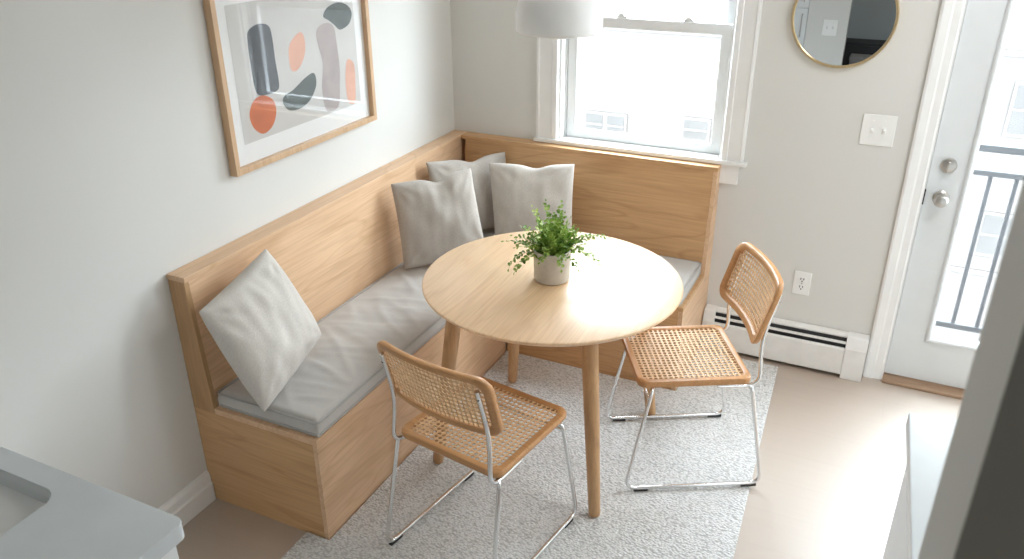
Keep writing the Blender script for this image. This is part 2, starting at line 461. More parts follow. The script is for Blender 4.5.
def sash(z0, z1, y0, y1, bot, top, stile, lock):
    x0, x1 = WX0+.021, WX1-.021
    outer = [(x0, z0), (x1, z0), (x1, z1), (x0, z1)]
    inner = [(x0+stile, z0+bot), (x1-stile, z0+bot), (x1-stile, z1-top), (x0+stile, z1-top)]
    v = [(x, y0, z) for x, z in outer]+[(x, y0, z) for x, z in inner]+[(x, y1, z) for x, z in outer]+[(x, y1, z) for x, z in inner]
    fs = []
    for i in range(4):
        j = (i+1) % 4
        fs += [(i, j, 4+j, 4+i), (8+i, 8+j, 12+j, 12+i), (i, j, 8+j, 8+i), (4+i, 4+j, 12+j, 12+i)]
    s = wpart(bevel(meshobj('sash', v, fs, M_VINYL), .004))
    ym = (y0+y1)/2
    p = box('pane', (inner[0][0]-.004, ym-.002, inner[0][1]-.004), (inner[2][0]+.004, ym+.002, inner[2][1]+.004), M_GLASS, bev=0)
    wpart(p, s)
    if lock:
        for lx in (.86, 1.17):
            l = prism('lock', [(-.024, 0), (.024, 0), (.024, .006), (.010, .011), (.006, .020), (-.010, .020), (-.014, .011), (-.024, .006)], 1, y0+.004, y0+.028, M_VINYL, bev=.0015)
            for vtx in l.data.vertices: vtx.co.x += lx; vtx.co.z += z1
            wpart(l, s)
    return s
sash(.952, 1.530, .055, .088, .042, .048, .046, True)
sash(1.490, 2.088, .092, .122, .040, .045, .040, False)

# door
door = struct(empty('door_1', (DX0, 0, 0)))
def dpart(o, parent=None):
    o.parent = parent or door
    o.matrix_parent_inverse = Matrix.Identity(4) if parent else Matrix.Translation(-Vector(door.location))
    return o
def dcasing(x0, x1):
    w = x1-x0
    return [(x0, 0), (x0, -.018), (x0+.010, -.022), (x0+w*.45, -.019), (x0+w*.55, -.015), (x1-.012, -.015), (x1-.006, -.011), (x1, -.011), (x1, 0)]
dpart(prism('casing', dcasing(2.147, 2.231), 2, 0, 2.12, M_TRIM, bev=.001))
dpart(prism('casing', [(a, b) for a, b in dcasing(3.096, 3.18)], 2, 0, 2.045, M_TRIM, bev=.001))
dpart(box('head_casing', (2.147, -.02, 2.045), (3.18, 0, 2.13), M_TRIM))
dpart(box('jamb', (DX0, 0, 0), (DX0+.004, .13, DZ1), M_TRIM, bev=0))
dpart(box('threshold', (DX0+.004, -.038, .0), (DX1, .13, .016), M_THRESH, bev=.004))
GX0, GX1, GZ0, GZ1 = 2.392, 2.985, .252, 1.93
slab_pts_o = [(2.2335, .025), (3.096, .025), (3.096, 2.045), (2.2335, 2.045)]
dpart(box('dark_gap_stop', (DX0+.0045, .0635, .0225), (2.252, .10, DZ1), M_BLACK, bev=0))  # black stop added behind the gap to block leaking light and darken its line
slab_pts_i = [(GX0, GZ0), (GX1, GZ0), (GX1, GZ1), (GX0, GZ1)]
dv = [(x, .018, z) for x, z in slab_pts_o]+[(x, .018, z) for x, z in slab_pts_i]+[(x, .062, z) for x, z in slab_pts_o]+[(x, .062, z) for x, z in slab_pts_i]
df = []
for i in range(4):
    j = (i+1) % 4
    df += [(i, j, 4+j, 4+i), (8+i, 8+j, 12+j, 12+i), (i, j, 8+j, 8+i), (4+i, 4+j, 12+j, 12+i)]
slab = dpart(bevel(meshobj('door_slab', dv, df, M_DOOR), .002))
# raised glazing bead round the light
def bead_loop(x0, x1, z0, z1, y):
    sec = [(0, 0), (.000, -.006), (.008, -.012), (.016, -.010), (.022, -.004), (.024, .004)]
    corners = [(x0, z0, -1, -1), (x1, z0, 1, -1), (x1, z1, 1, 1), (x0, z1, -1, 1)]
    v = []; fs = []
    for cx, cz, sx, sz in corners:
        for d, h in sec: v.append((cx-sx*d+sx*.0, y+h, cz-sz*d))
    m = len(sec)
    for i in range(4):
        j = (i+1) % 4
        for k in range(m-1): fs.append((i*m+k, j*m+k, j*m+k+1, i*m+k+1))
        fs.append((i*m+m-1, j*m+m-1, j*m, i*m))
    return meshobj('glazing_bead', v, fs, M_DOOR)
dpart(bead_loop(GX0-.026, GX1+.026, GZ0-.026, GZ1+.026, .0175), slab)
dpart(box('pane', (GX0-.003, .036, GZ0-.003), (GX1+.003, .040, GZ1+.003), M_GLASS, bev=0), slab)
KX = 2.298
k = dpart(lathe('knob', [(0, 0), (.031, 0), (.032, -.004), (.026, -.010), (.012, -.014), (.011, -.026), (.020, -.032), (.027, -.042), (.027, -.052), (.021, -.060), (.009, -.063), (0, -.063)],
                M_NICKEL, loc=(KX, .0175, .895), axis=1, n=32), slab)
d = dpart(lathe('deadbolt', [(0, 0), (.031, 0), (.032, -.004), (.029, -.011), (.020, -.015), (0, -.015)], M_NICKEL, loc=(KX, .0175, 1.035), axis=1, n=32), slab)
dpart(box('thumb_turn', (KX-.005, -.020, 1.015), (KX+.006, .004, 1.055), M_NICKEL, bev=.003), slab)
dpart(box('strike_plate', (2.2305, -.004, .862), (2.2365, .0165, .925), M_BLACK, bev=.0005))

# ------------------------------------------------------------------ outside
dk = struct(box('balcony_floor', (2.0, .16, -.12), (3.6, .62, -.02), M_PAVE, bev=.004))
rl = tag(empty('balcony_railing', (2.8, .5, -.02)), 'dark metal balcony railing seen through the glazed door', 'railing')
def rpart(o, parent=None):
    o.parent = parent or rl; o.matrix_parent_inverse = Matrix.Identity(4) if parent else Matrix.Translation(-Vector(rl.location)); return o
rpart(box('top_rail', (2.02, .475, .985), (3.58, .525, 1.018), M_RAIL, bev=.004))
rpart(box('middle_rail', (2.02, .485, .872), (3.58, .515, .897), M_RAIL, bev=.003))
rpart(box('bottom_rail', (2.02, .485, .086), (3.58, .515, .114), M_RAIL, bev=.003))
x = 2.087
while x < 3.5:
    rpart(box('baluster', (x-.009, .491, .11), (x+.009, .509, .875), M_RAIL, bev=.002)); x += .105
for px in (2.03, 3.57): rpart(box('post', (px-.02, .48, -.02), (px+.02, .52, .99), M_RAIL, bev=.003))
bl = tag(empty('apartment_building', (1, 8, -7)), 'pale apartment building across the way with grey windows', 'building')
def bpart(o, parent=None):
    o.parent = parent or bl; o.matrix_parent_inverse = Matrix.Identity(4) if parent else Matrix.Translation(-Vector(bl.location)); return o
bpart(box('facade', (-9, 8, -7), (12, 9, 1.9), M_FACADE, bev=0))
bpart(box('cornice', (-9.1, 7.85, 1.9), (12.1, 9.1, 2.15), M_FACTRIM, bev=.01))
for (a, b, z) in ((-9, 12, .24), (-9, 12, -2.62)):
    bpart(box('band', (a, 7.97, z-.035), (b, 8.0, z+.035), M_FACTRIM, bev=.004))
for (x0, x1, z0, z1) in ((-2.22, -1.95, -1.34, -1.04), (-1.88, -1.61, -1.34, -1.04), (-.70, -.36, -1.25, -.98), (3.34, 3.72, -.72, -.12),
                         (3.34, 3.66, -2.33, -1.80), (1.35, 1.95, -1.3, -.6), (5.2, 5.8, -.72, -.12), (-4.2, -3.8, -1.34, -1.0)):
    f = bpart(box('window_frame', (x0-.04, 7.965, z0-.04), (x1+.04, 8.0, z1+.04), M_FACTRIM, bev=.004))
    bpart(box('window_pane', (x0, 7.955, z0), (x1, 7.966, z1), M_FACWIN, bev=0), f)
    bpart(box('meeting_bar', (x0, 7.948, (z0+z1)/2-.014), (x1, 7.956, (z0+z1)/2+.014), M_FACTRIM, bev=0), f)
struct(box('ground', (-30, .3, -7.1), (30, 30, -7.0), M_PAVE, bev=0))

# ------------------------------------------------------------------ built-in corner bench
L, D, W2, HS, HB = 1.945, .540, 1.390, .428, .930
bench = tag(empty('corner_bench', (0, 0, 0)), 'L-shaped built-in oak bench with high backrest in the room corner', 'bench')
G = .001
# left run: body
prism('end_panel', [(G, 0), (D-.019, 0), (D-.019, HS-.022), (G, HS-.022)], 1, -L, -L+.019, M_OAK_X, bench, .001)
prism('front_panel', [(-L, 0), (-D+.02, 0), (-D+.02, HS-.022), (-L, HS-.022)], 0, D-.0185, D, M_OAK_Y, bench, .001)
prism('seat_board', [(.10, HS-.0215), (D+.002, HS-.0215), (D+.002, HS), (.10, HS)], 1, -L-.001, -.002, M_OAK_Y, bench, .0015)
# left backrest: wedge with an end panel and a cap
prism('backrest', [(G, HS-.0213), (.099, HS-.0213), (.072, HB-.019), (G, HB-.019)], 1, -L+.019, -.002, M_OAK_Y, bench, .001)
prism('backrest_end', [(G, HS-.0213), (.0995, HS-.0213), (.0725, HB-.019), (G, HB-.019)], 1, -L, -L+.0185, M_OAK_EDGE, bench, .001)
prism('backrest_cap', [(G, HB-.0185), (.079, HB-.0185), (.079, HB), (G, HB)], 1, -L-.002, -.002, M_OAK_Y, bench, .0015)
# back run
prism('front_panel', [(-D+.0185, 0), (-D+.037-.0185, 0)], 0, 0, 1, M_OAK_X, bench, 0) if False else None
box('front_panel', (D+.0005, -.5115, 0), (W2-.0195, -.493, HS-.022), M_OAK_X, bench, .001)
box('end_panel', (W2-.019, -.5115, 0), (W2, -.002, HS-.022), M_OAK_Y, bench, .001)
box('seat_board', (D+.0025, -.5135, HS-.0215), (W2+.001, -.132, HS), M_OAK_X, bench, .0015)
prism('backrest', [(-.002, HS-.0213), (-.131, HS-.0213), (-.072, HB-.019), (-.002, HB-.019)], 0, .1005, W2-.019, M_OAK_X, bench, .001)
prism('backrest_end', [(-.002, HS-.0213), (-.1315, HS-.0213), (-.0725, HB-.019), (-.002, HB-.019)], 0, W2-.0185, W2, M_OAK_Y, bench, .001)
box('backrest_cap', (.0795, -.078, HB-.0185), (W2+.002, -.002, HB), M_OAK_X, bench, .0015)

# ------------------------------------------------------------------ soft seat cushions
def seat_cushion(name, x0, x1, y0, y1, z0, z1, label, wr):
    root = None
    nx, ny = max(6, int((x1-x0)/.012)), max(6, int((y1-y0)/.012))
    v = []; fs = []
    R = .022
    def soft(d):    # rounded shoulder of the top, d = distance to border
        return 1 if d > R else math.sqrt(max(0, 1-(1-d/R)**2))
    for j in range(ny+1):
        for i in range(nx+1):
            a = i/nx; b = j/ny
            ea = .5-.5*math.cos(PI*a); eb = .5-.5*math.cos(PI*b)
            a = a*.7+ea*.3; b = b*.82+eb*.18
            x = x0+(x1-x0)*a; y = y0+(y1-y0)*b
            d = min(x-x0, x1-x, y-y0, y1-y)
            z = z0+(z1-z0)*(.55+.45*soft(d))
            mid = min(1, d/.12)
            z += .006*mid
            f1 = 1-min(1, abs(noise.noise(Vector((x*2.2, y*8+x*5, 1.3))))*5)
            f2 = 1-min(1, abs(noise.noise(Vector((x*1.7+5, y*15-x*4, 7.3))))*4)
            z += wr*mid*(f1*.007+f2*.004+noise.noise(Vector((x*4, y*9, 1.3)))*.008)
            v.append((x, y, z))
    T = len(v)
    I = lambda i, j: j*(nx+1)+i
    for j in range(ny):
        for i in range(nx): fs.append((I(i,j), I(i+1,j), I(i+1,j+1), I(i,j+1)))
    border = [I(i,0) for i in range(nx)]+[I(nx,j) for j in range(ny)]+[I(i,ny) for i in range(nx,0,-1)]+[I(0,j) for j in range(ny,0,-1)]
    base = []
    for b in border:
        p = v[b]; base.append(len(v)); v.append((p[0], p[1], z0))
    n = len(border)
    for k in range(n): fs.append((border[k], base[k], base[(k+1) % n], border[(k+1) % n]))
    fs.append(tuple(base))
    o = meshobj(name, v, fs, M_CUSH); auto_smooth(o, 55)
    tag(o, label, 'cushion', 'seat cushions on the corner bench')
    zp = z0+(z1-z0)*.86
    loop = [(x+(x0+x1)/2, y+(y0+y1)/2, zp) for x, y in subdiv_edges(rrect(x1-x0+.001, y1-y0+.001, .018, 4), .06)]
    tube('piping', loop, .0042, M_PIPING, o, 6, True)
    loop = [(x, y, z0+.008) for x, y, z in loop]
    tube('piping', loop, .0042, M_PIPING, o, 6, True)
    return o
seat_cushion('seat_cushion', .104, .536, -1.926, -.135, HS+.0005, HS+.062, 'long grey seat cushion with piped edges on left run of bench', 1.0)
seat_cushion('seat_cushion', .549, 1.372, -.506, -.135, HS+.0005, HS+.062, 'shorter grey seat cushion on back run of bench under window', .5)

# ------------------------------------------------------------------ throw pillows
def pillow(name, TL, TR, BR, BL, T, mat, label, dent=0, seed=0, face=1):
    TL, TR, BR, BL = map(Vector, (TL, TR, BR, BL))
    c = (TL+TR+BR+BL)/4
    n = ((TR-BL).cross(TL-BR)).normalized()
    K = 30; v = []; fs = []; idx = {}
    def base(a, b):
        p = (BL*(1-a)+BR*a)*(1-b)+(TL*(1-a)+TR*a)*b
        # sides bow inward between the corners
        q = c-p
        e = .022*(math.sin(PI*a)**1*(1-min(b, 1-b)*2)**3+math.sin(PI*b)*(1-min(a, 1-a)*2)**3)
        p = p+q*e*1.6
        dn = dent*.55*math.exp(-((a-.56)/.13)**2)*b**5
        return p-(TL+TR-BL-BR).normalized()*dn, dn
    for side in (1, -1):
        for j in range(K+1):
            for i in range(K+1):
                if side < 0 and (i in (0, K) or j in (0, K)): idx[i, j, -1] = idx[i, j, 1]; continue
                a, b = i/K, j/K
                p, dn = base(a, b)
                sa, sb = 1-(2*a-1)**2, 1-(2*b-1)**2
                h = (sa*sb)**.40*T*(.85+.15*sa*sb)
                # bottom heavier
                h *= 1+.18*(1-b)*sb
                h -= dent*.6*math.exp(-((a-.56)/.10)**2)*b**4*sb
                edge = min(1, min(a, 1-a, b, 1-b)*9)
                wv = noise.noise(Vector((a*5+seed, b*5-seed, side*2.)))*.008+noise.noise(Vector((a*11+seed*2, b*4, 3+side)))*.005
                # tension folds running in from the corners
                for ca, cb in ((0, 0), (1, 0), (0, 1), (1, 1)):
                    da, db = a-ca, b-cb; rr = math.hypot(da, db); th = math.atan2(abs(db), abs(da))
                    wv += .006*math.sin(th*14+seed)*math.exp(-(rr/.30)**2)
                h += wv*edge
                idx[i, j, side] = len(v)
                v.append(p+n*side*max(h, 0 if edge else 0))
    for side in (1, -1):
        for j in range(K):
            for i in range(K):
                fs.append((idx[i,j,side], idx[i+1,j,side], idx[i+1,j+1,side], idx[i,j+1,side]))
    # piped seam as a sub-piece
    o = meshobj(name, v, fs, mat, smooth=True)
    tag(o, label, 'pillow', 'throw pillows on the corner bench')
    m = o.modifiers.new('sub', 'SUBSURF'); m.levels = 1; m.render_levels = 1
    return o
pillow('throw_pillow', (.175, -2.003, .858), (.150, -1.635, .934), (.256, -1.515, .538), (.352, -1.966, .490), .080, M_LINEN1,
       'pale linen throw pillow tipped on one corner at front end of bench', .0, 1)
pillow('throw_pillow', (.112, -.792, .900), (.365, -.500, .922), (.470, -.545, .510), (.175, -.825, .500), .065, M_LINEN2,
       'taupe throw pillow leaning on left backrest, in front of the corner pillow', .05, 2)
pillow('throw_pillow', (.110, -.490, .912), (.338, -.085, .882), (.385, -.135, .505), (.165, -.480, .505), .052, M_LINEN2,
       'darker taupe throw pillow tucked deepest into the bench corner', .045, 3)
pillow('throw_pillow', (.315, -.245, .868), (.742, -.165, .893), (.785, -.275, .505), (.385, -.325, .505), .062, M_LINEN1,
       'pale linen throw pillow leaning on back run of bench under window', .035, 4)

# ------------------------------------------------------------------ rug (cut round the bench)
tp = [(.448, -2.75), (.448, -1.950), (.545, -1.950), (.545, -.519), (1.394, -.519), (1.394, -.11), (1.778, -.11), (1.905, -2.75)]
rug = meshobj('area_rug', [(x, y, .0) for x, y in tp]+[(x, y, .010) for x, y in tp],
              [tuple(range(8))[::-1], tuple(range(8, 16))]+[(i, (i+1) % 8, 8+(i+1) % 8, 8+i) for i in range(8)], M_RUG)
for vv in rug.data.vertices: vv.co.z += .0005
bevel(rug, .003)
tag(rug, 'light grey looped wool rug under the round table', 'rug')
RZ = .0135

# ------------------------------------------------------------------ round table
TX, TY, TR, TH = 1.010, -1.080, .487, .740
table = tag(empty('round_table', (TX, TY, RZ)), 'round oak dining table with four tapered legs', 'table')
lathe('tabletop', [(0, TH-RZ-.022), (TR-.030, TH-RZ-.022), (TR-.010, TH-RZ-.017), (TR-.002, TH-RZ-.010), (TR, TH-RZ-.006), (TR-.002, TH-RZ-.002), (TR-.006, TH-RZ), (0, TH-RZ)],
      M_TABLE, table, 96, ang=30)
for k in range(4):
    a, rb = ((-.825, .490), (.784, .473), (2.355, .455), (3.925, .475))[k]
    t0 = Vector((.375*math.cos(a), .375*math.sin(a), TH-RZ-.0222)); t1 = Vector((rb*math.cos(a), rb*math.sin(a), 0))
    pts = [t0+(t1-t0)*s for s in (0, .2, .5, .8, .985, 1)]
    tube('leg', pts, .02, M_LEG, table, 20, rs=[.029, .029, .027, .0235, .0215, .019])

# ------------------------------------------------------------------ potted plant
plant = tag(empty('potted_plant', (1.010, -1.080, TH)), 'small leafy green plant in beige ceramic pot on round table', 'plant')
lathe('pot', [(0, 0), (.060, 0), (.065, .003), (.0675, .010), (.070, .118), (.0695, .122), (.067, .124), (.0645, .122), (.064, .116), (.062, .104), (0, .104)], M_POT, plant, 48, ang=50)
lathe('soil', [(0, .1085), (.030, .110), (.0585, .1062), (.0585, .1045), (0, .1045)], M_SOIL, plant, 24)
def frond(az, el, ln, droop, rsize, seed):
    rnd = random.Random(seed)
    n = max(5, int(ln/.0135)); pts = []
    p = Vector((.028*math.cos(az)*rnd.random(), .028*math.sin(az)*rnd.random(), .106))
    e = el; a = az
    for i in range(n+1):
        pts.append(p.copy())
        d = Vector((math.cos(e)*math.cos(a), math.cos(e)*math.sin(a), math.sin(e)))
        p = p+d*(ln/n); e -= droop/n*(.5+i/n); a += rnd.uniform(-.10, .10)
    v = []; fs = []
    # stem: triangular tube
    for i, q in enumerate(pts):
        r = .0011*(1-.6*i/n)
        for k in range(3): v.append(q+Vector((r*math.cos(2.1*k), r*math.sin(2.1*k), 0)))
    for i in range(n):
        for k in range(3): fs.append((i*3+k, i*3+(k+1) % 3, i*3+3+(k+1) % 3, i*3+3+k))
    for i in range(max(1, int(n*.22)), n+1):
        t = (pts[i]-pts[i-1]).normalized()
        s = t.cross(Vector((0, 0, 1)))
        if s.length < .05: s = Vector((1, 0, 0))
        s.normalize(); u = s.cross(t)
        for sg in ((-1, 1) if i < n else (0,)):
            for rep in range(2 if i < n else 1):
                tw = rnd.uniform(-.9, .9)
                dirv = (s*sg*1.0+t*rnd.uniform(.2, .9)+u*tw).normalized() if sg else t
                wd = (dirv.cross(u+Vector((rnd.uniform(-.5, .5), rnd.uniform(-.5, .5), 0)))).normalized()
                nn = wd.cross(dirv)
                l = rsize*rnd.uniform(.75, 1.25)*(1-.35*i/n); w = l*.40
                c0 = pts[i]-t*rnd.uniform(0, .010)
                b = len(v)
                v += [c0, c0+dirv*l*.35+wd*w*.9+nn*l*.06, c0+dirv*l*.75+wd*w*.75+nn*l*.05, c0+dirv*l, c0+dirv*l*.75-wd*w*.75+nn*l*.05, c0+dirv*l*.35-wd*w*.9+nn*l*.06, c0+dirv*l*.5-nn*l*.05]
                fs += [(b, b+1, b+6), (b+1, b+2, b+6), (b+2, b+3, b+6), (b+3, b+4, b+6), (b+4, b+5, b+6), (b+5, b, b+6)]
    return meshobj('frond', v, fs, M_LEAF, plant)
rp = random.Random(11)
for k in range(56):         # dense crown
    az = k*2.39996+rp.uniform(-.3, .3); tt = (k+.5)/56
    frond(az, 1.50-1.0*tt**.8+rp.uniform(-.12, .12), rp.uniform(.105, .160)*(1-.1*tt), rp.uniform(.3, .9), .0195, k)
YAWC = .4468
right = math.atan2(math.sin(YAWC), math.cos(YAWC))
for az, el, ln, dr, sd in ((right+.05, .62, .215, 1.0, 101), (right-.20, .42, .210, 1.9, 102), (right+.35, .70, .17, 1.1, 103),
                           (right+PI-.1, .55, .165, .9, 104), (right+PI+.10, .30, .175, 1.9, 105), (right+PI+.45, .25, .165, 1.7, 106),
                           (right+PI/2-.5, 1.25, .185, .3, 107), (right+PI-.5, 1.20, .185, .35, 108), (right+PI-1.2, 1.35, .190, .2, 109),
                           (right-PI/2+.2, .35, .10, 1.9, 110), (right-PI/2-.5, .5, .12, 1.5, 111), (right-PI/2+.7, .3, .13, 1.6, 112)):
    frond(az, el, ln, dr, .0195, sd)

# ------------------------------------------------------------------ cane chairs
def make_chair(name, label, loc, rotz):
    r = tag(empty(name, loc, rotz), label, 'chair', 'cane chairs at the round table')
    ZS = .478-RZ
    seatfn = lambda u, v, t: (u, v, ZS-.012+t-(0.0))
    seat = ring_frame('seat', .405, .415, .032, .024, .024, M_CHAIRWOOD, r, seatfn)
    cane_panel('cane_panel', .362, .372, .0182, M_CANE, seat, lambda u, v, t: (u, v, ZS-.005-.006*(1-(u/.18)**2)*(1-(v/.19)**2)))
    # backrest: bowed rearward in the middle, leaning back a little
    ZB, HBk, WB = .727-RZ, .235, .430
    def backfn(u, v, t):
        bow = .042*(1-(2*u/WB)**2)
        y = -.200-.068*((v+HBk/2)/HBk)-bow*.75+.012
        return (u, y+t, ZB+v)
    back = ring_frame('backrest', WB, HBk, .046, .0245, .021, M_CHAIRWOOD, r, backfn)
    cane_panel('cane_panel', .380, .191, .0168, M_CANE, back, lambda u, v, t: backfn(u, v, 0))
    R = .0075
    for s in (-1, 1):
        zt = ZS-.032
        pts = fillet([(s*.175, .150, zt), (s*.205, .158, zt-.004), (s*.225, .238, R+.004), (s*.225, -.282, R+.004), (s*.205, -.205, zt-.004), (s*.185, -.190, zt)],
                     [.03, .05, .05, .03], 6)
        leg = tube('leg', pts, R, M_CHROME, r, 10)
        for y0, y1 in ((.150, .205), (-.265, -.205)):
            box('glide', (s*.225-.008, y0, 0), (s*.225+.008, y1, .011), M_BLACK, leg, .003)
        up = fillet([(s*.196, -.080, ZS-.030), (s*.196, -.238, ZS-.034), (s*.184, -.222, ZS+.150), (s*.180, -.270, ZB+.075)], [.055, .08], 6)
        st = tube('back_support', up, R, M_CHROME, r, 10)
        for zz in (ZB+.045, ZB-.055):
            yy = -.270+.048*(ZB+.075-zz)/(ZB+.075-ZS-.15)+.002
            lathe('screw', [(0, -.0095), (.0035, -.0095), (.0045, -.007), (.0045, 0)], M_BLACK, st, 10, (s*.1815, yy, zz), axis=1)
    tube('stretcher', [(-.212, .170, ZS-.062), (.212, .170, ZS-.062)], .006, M_CHROME, r, 10)
    tube('stretcher', [(-.190, -.190, ZS-.032), (.190, -.190, ZS-.032)], .006, M_CHROME, r, 10)
    return r
ch = make_chair('cane_chair', 'cane chair with chrome sled legs nearest the viewer, its back to us', (1.021, -1.662, RZ), math.radians(-9.5))
c2 = dup(ch, (1.499, -.958, RZ), math.radians(90+29))
c2['label'] = 'cane chair with chrome sled legs on right of table, beside the wall heater'

# ------------------------------------------------------------------ pendant lamp
lamp = tag(empty('pendant_lamp', (1.020, -1.080, 1.640)), 'white dome pendant lamp hanging above the round table', 'lamp')
lathe('lamp_shade', [(.128, .006), (.137, .000), (.1415, .004), (.1425, .012), (.1425, .060), (.138, .090), (.124, .118), (.098, .140), (.060, .154), (.030, .160), (.018, .172), (.010, .190), (0, .190),
                     (0, .184), (.026, .154), (.058, .148), (.095, .134), (.119, .112), (.133, .086), (.137, .060), (.137, .014), (.128, .006)], M_SHADE, lamp, 64, ang=50)
lathe('diffuser', [(0, -.024), (.030, -.021), (.055, -.011), (.070, .004), (.074, .030), (.062, .070), (.03, .10), (.02, .150), (0, .150)], M_OPAL, lamp, 40)
tube('cord', [(0, 0, .186), (0, 0, H-1.640-.02)], .003, M_SHADE, lamp, 8)
lathe('ceiling_canopy', [(0, H-1.640-.028), (.045, H-1.640-.026), (.055, H-1.640-.010), (.055, H-1.640), (0, H-1.640)], M_SHADE, lamp, 32)

# ------------------------------------------------------------------ framed artwork
art = tag(empty('framed_picture', (0, -1.165, 1.49)), 'abstract print of rounded shapes in pale wood frame on left wall', 'picture')
PY0, PY1, PZ0, PZ1 = -1.598, -.732, 1.160, 1.815
def apart(o): o.parent = art; o.matrix_parent_inverse = Matrix.Translation(-Vector(art.location)); return o
fo = [(PY0, PZ0), (PY1, PZ0), (PY1, PZ1), (PY0, PZ1)]; t_ = .022
fi = [(PY0+t_, PZ0+t_), (PY1-t_, PZ0+t_), (PY1-t_, PZ1-t_), (PY0+t_, PZ1-t_)]
v = [(.001, y, z) for y, z in fo]+[(.001, y, z) for y, z in fi]+[(.032, y, z) for y, z in fo]+[(.032, y, z) for y, z in fi]
fs = []
for i in range(4):
    j = (i+1) % 4
    fs += [(i, j, 4+j, 4+i), (8+i, 8+j, 12+j, 12+i), (i, j, 8+j, 8+i), (4+i, 4+j, 12+j, 12+i)]
apart(bevel(meshobj('frame', v, fs, M_FRAME), .0015))
# the print: paper, tinted field and shapes, in one mesh
pv = []; pf = []; pm = []
def flat(pts, x, mi):
    b = len(pv)
    for y, z in pts: pv.append((x, y, z))
    pf.append(tuple(range(b, b+len(pts)))); pm.append(mi)
def blob(ctrl, n=10):
    out = []; m = len(ctrl)
    for i in range(m):
        p0, p1, p2, p3 = (Vector((*ctrl[(i+k-1) % m], 0)) for k in range(4))
        for k in range(n):
            t = k/n
            q = .5*((2*p1)+(-p0+p2)*t+(2*p0-5*p1+4*p2-p3)*t*t+(-p0+3*p1-3*p2+p3)*t**3)
            out.append((q.x, q.y))
    return out
flat([(PY0+.02, PZ0+.02), (PY1-.02, PZ0+.02), (PY1-.02, PZ1-.02), (PY0+.02, PZ1-.02)], .010, 0)
flat([(-1.518, 1.252), (-.812, 1.252), (-.812, 1.722), (-1.518, 1.722)], .0106, 1)
flat(blob([(-1.418, 1.632), (-1.370, 1.645), (-1.322, 1.634), (-1.308, 1.600), (-1.306, 1.510), (-1.302, 1.425), (-1.318, 1.403), (-1.370, 1.400), (-1.415, 1.408), (-1.430, 1.440), (-1.434, 1.530), (-1.432, 1.605)]), .0112, 2)
flat(blob([(-1.395, 1.402), (-1.345, 1.375), (-1.336, 1.330), (-1.365, 1.284), (-1.418, 1.268), (-1.462, 1.300), (-1.474, 1.350), (-1.445, 1.392)]), .0113, 4)
flat(blob([(-1.150, 1.586), (-1.132, 1.560), (-1.138, 1.510), (-1.170, 1.468), (-1.205, 1.452), (-1.230, 1.470), (-1.226, 1.540), (-1.190, 1.574)]), .0112, 5)
flat(blob([(-1.105, 1.428), (-1.090, 1.405), (-1.098, 1.370), (-1.140, 1.330), (-1.200, 1.312), (-1.262, 1.318), (-1.292, 1.348), (-1.285, 1.374), (-1.230, 1.388), (-1.160, 1.416)]), .0112, 3)
flat(blob([(-1.040, 1.592), (-.985, 1.598), (-.948, 1.575), (-.940, 1.520), (-.935, 1.42), (-.945, 1.35), (-.962, 1.275), (-1.005, 1.258), (-1.050, 1.275), (-1.060, 1.36), (-1.040, 1.45), (-1.055, 1.52), (-1.062, 1.565)]), .0112, 6)
flat(blob([(-1.008, 1.625), (-.975, 1.655), (-.905, 1.664), (-.845, 1.645), (-.824, 1.612), (-.850, 1.575), (-.910, 1.562), (-.945, 1.585), (-.975, 1.605)]), .0116, 3)
flat(blob([(-.885, 1.436), (-.850, 1.430), (-.836, 1.400), (-.840, 1.330), (-.850, 1.265), (-.878, 1.258), (-.902, 1.282), (-.905, 1.36)]), .0112, 5)
pr = apart(meshobj('print', pv, pf, None, mats=[M_PAPER, M_PAPER2, M_INK, M_INK2, M_TERRA, M_PEACH, M_MAUVE], fmat=pm))
apart(box('glazing', (.016, PY0+.021, PZ0+.021), (.018, PY1-.021, PZ1-.021), M_PICGLASS, bev=0))

# ------------------------------------------------------------------ round mirror
mir = tag(empty('round_mirror', (1.808, 0, 1.594)), 'round wall mirror with thin brass frame beside the door', 'mirror')
lathe('mirror_frame', [(.189, -.002), (.200, -.002), (.2005, -.020), (.198, -.0235), (.192, -.0235), (.1895, -.020), (.189, -.002)], M_BRASS, mir, 96, axis=1, ang=40)
lathe('mirror_glass', [(0, -.002), (.1888, -.002), (.1888, -.0175), (0, -.0175)], M_MIRROR, mir, 96, axis=1)

# ------------------------------------------------------------------ switches and outlet
def switch_plate(name, cx, y, cz, w, h, sgn, label):
    r = tag(empty(name, (cx, y, cz)), label, 'switch')
    box('plate', (-w/2, min(0, sgn*.006), -h/2), (w/2, max(0, sgn*.006), h/2), M_PLATE, r, .003)
    for sx in (-.023, .023):
        c = box('toggle_collar', (sx-.007, min(sgn*.0055, sgn*.0075), -.014), (sx+.007, max(sgn*.0055, sgn*.0075), .014), M_PLATE, r, .0008)
        t = prism('toggle', [(sgn*.006, -.008), (sgn*.020, -.001), (sgn*.020, .006), (sgn*.006, .008)], 0, sx-.0045, sx+.0045, M_PLATE, c, .001)
        for sz in (-.038, .038):
            lathe('screw', [(0, sgn*.0078), (.003, sgn*.0078), (.0035, sgn*.006)], M_PLATE, r, 10, (sx, 0, sz), axis=1)
    return r
switch_plate('light_switch', 2.011, 0, 1.153, .130, .130, -1, 'white double light switch plate on wall under the round mirror')
switch_plate('light_switch', 1.424, -4.0, .985, .120, .132, 1, 'white light switch plate on rear wall, seen in the mirror')
ol = tag(empty('wall_outlet', (1.814, 0, .410)), 'white wall outlet plate above the wall heater', 'outlet')
box('plate', (-.038, -.006, -.058), (.038, 0, .058), M_PLATE, ol, .003)
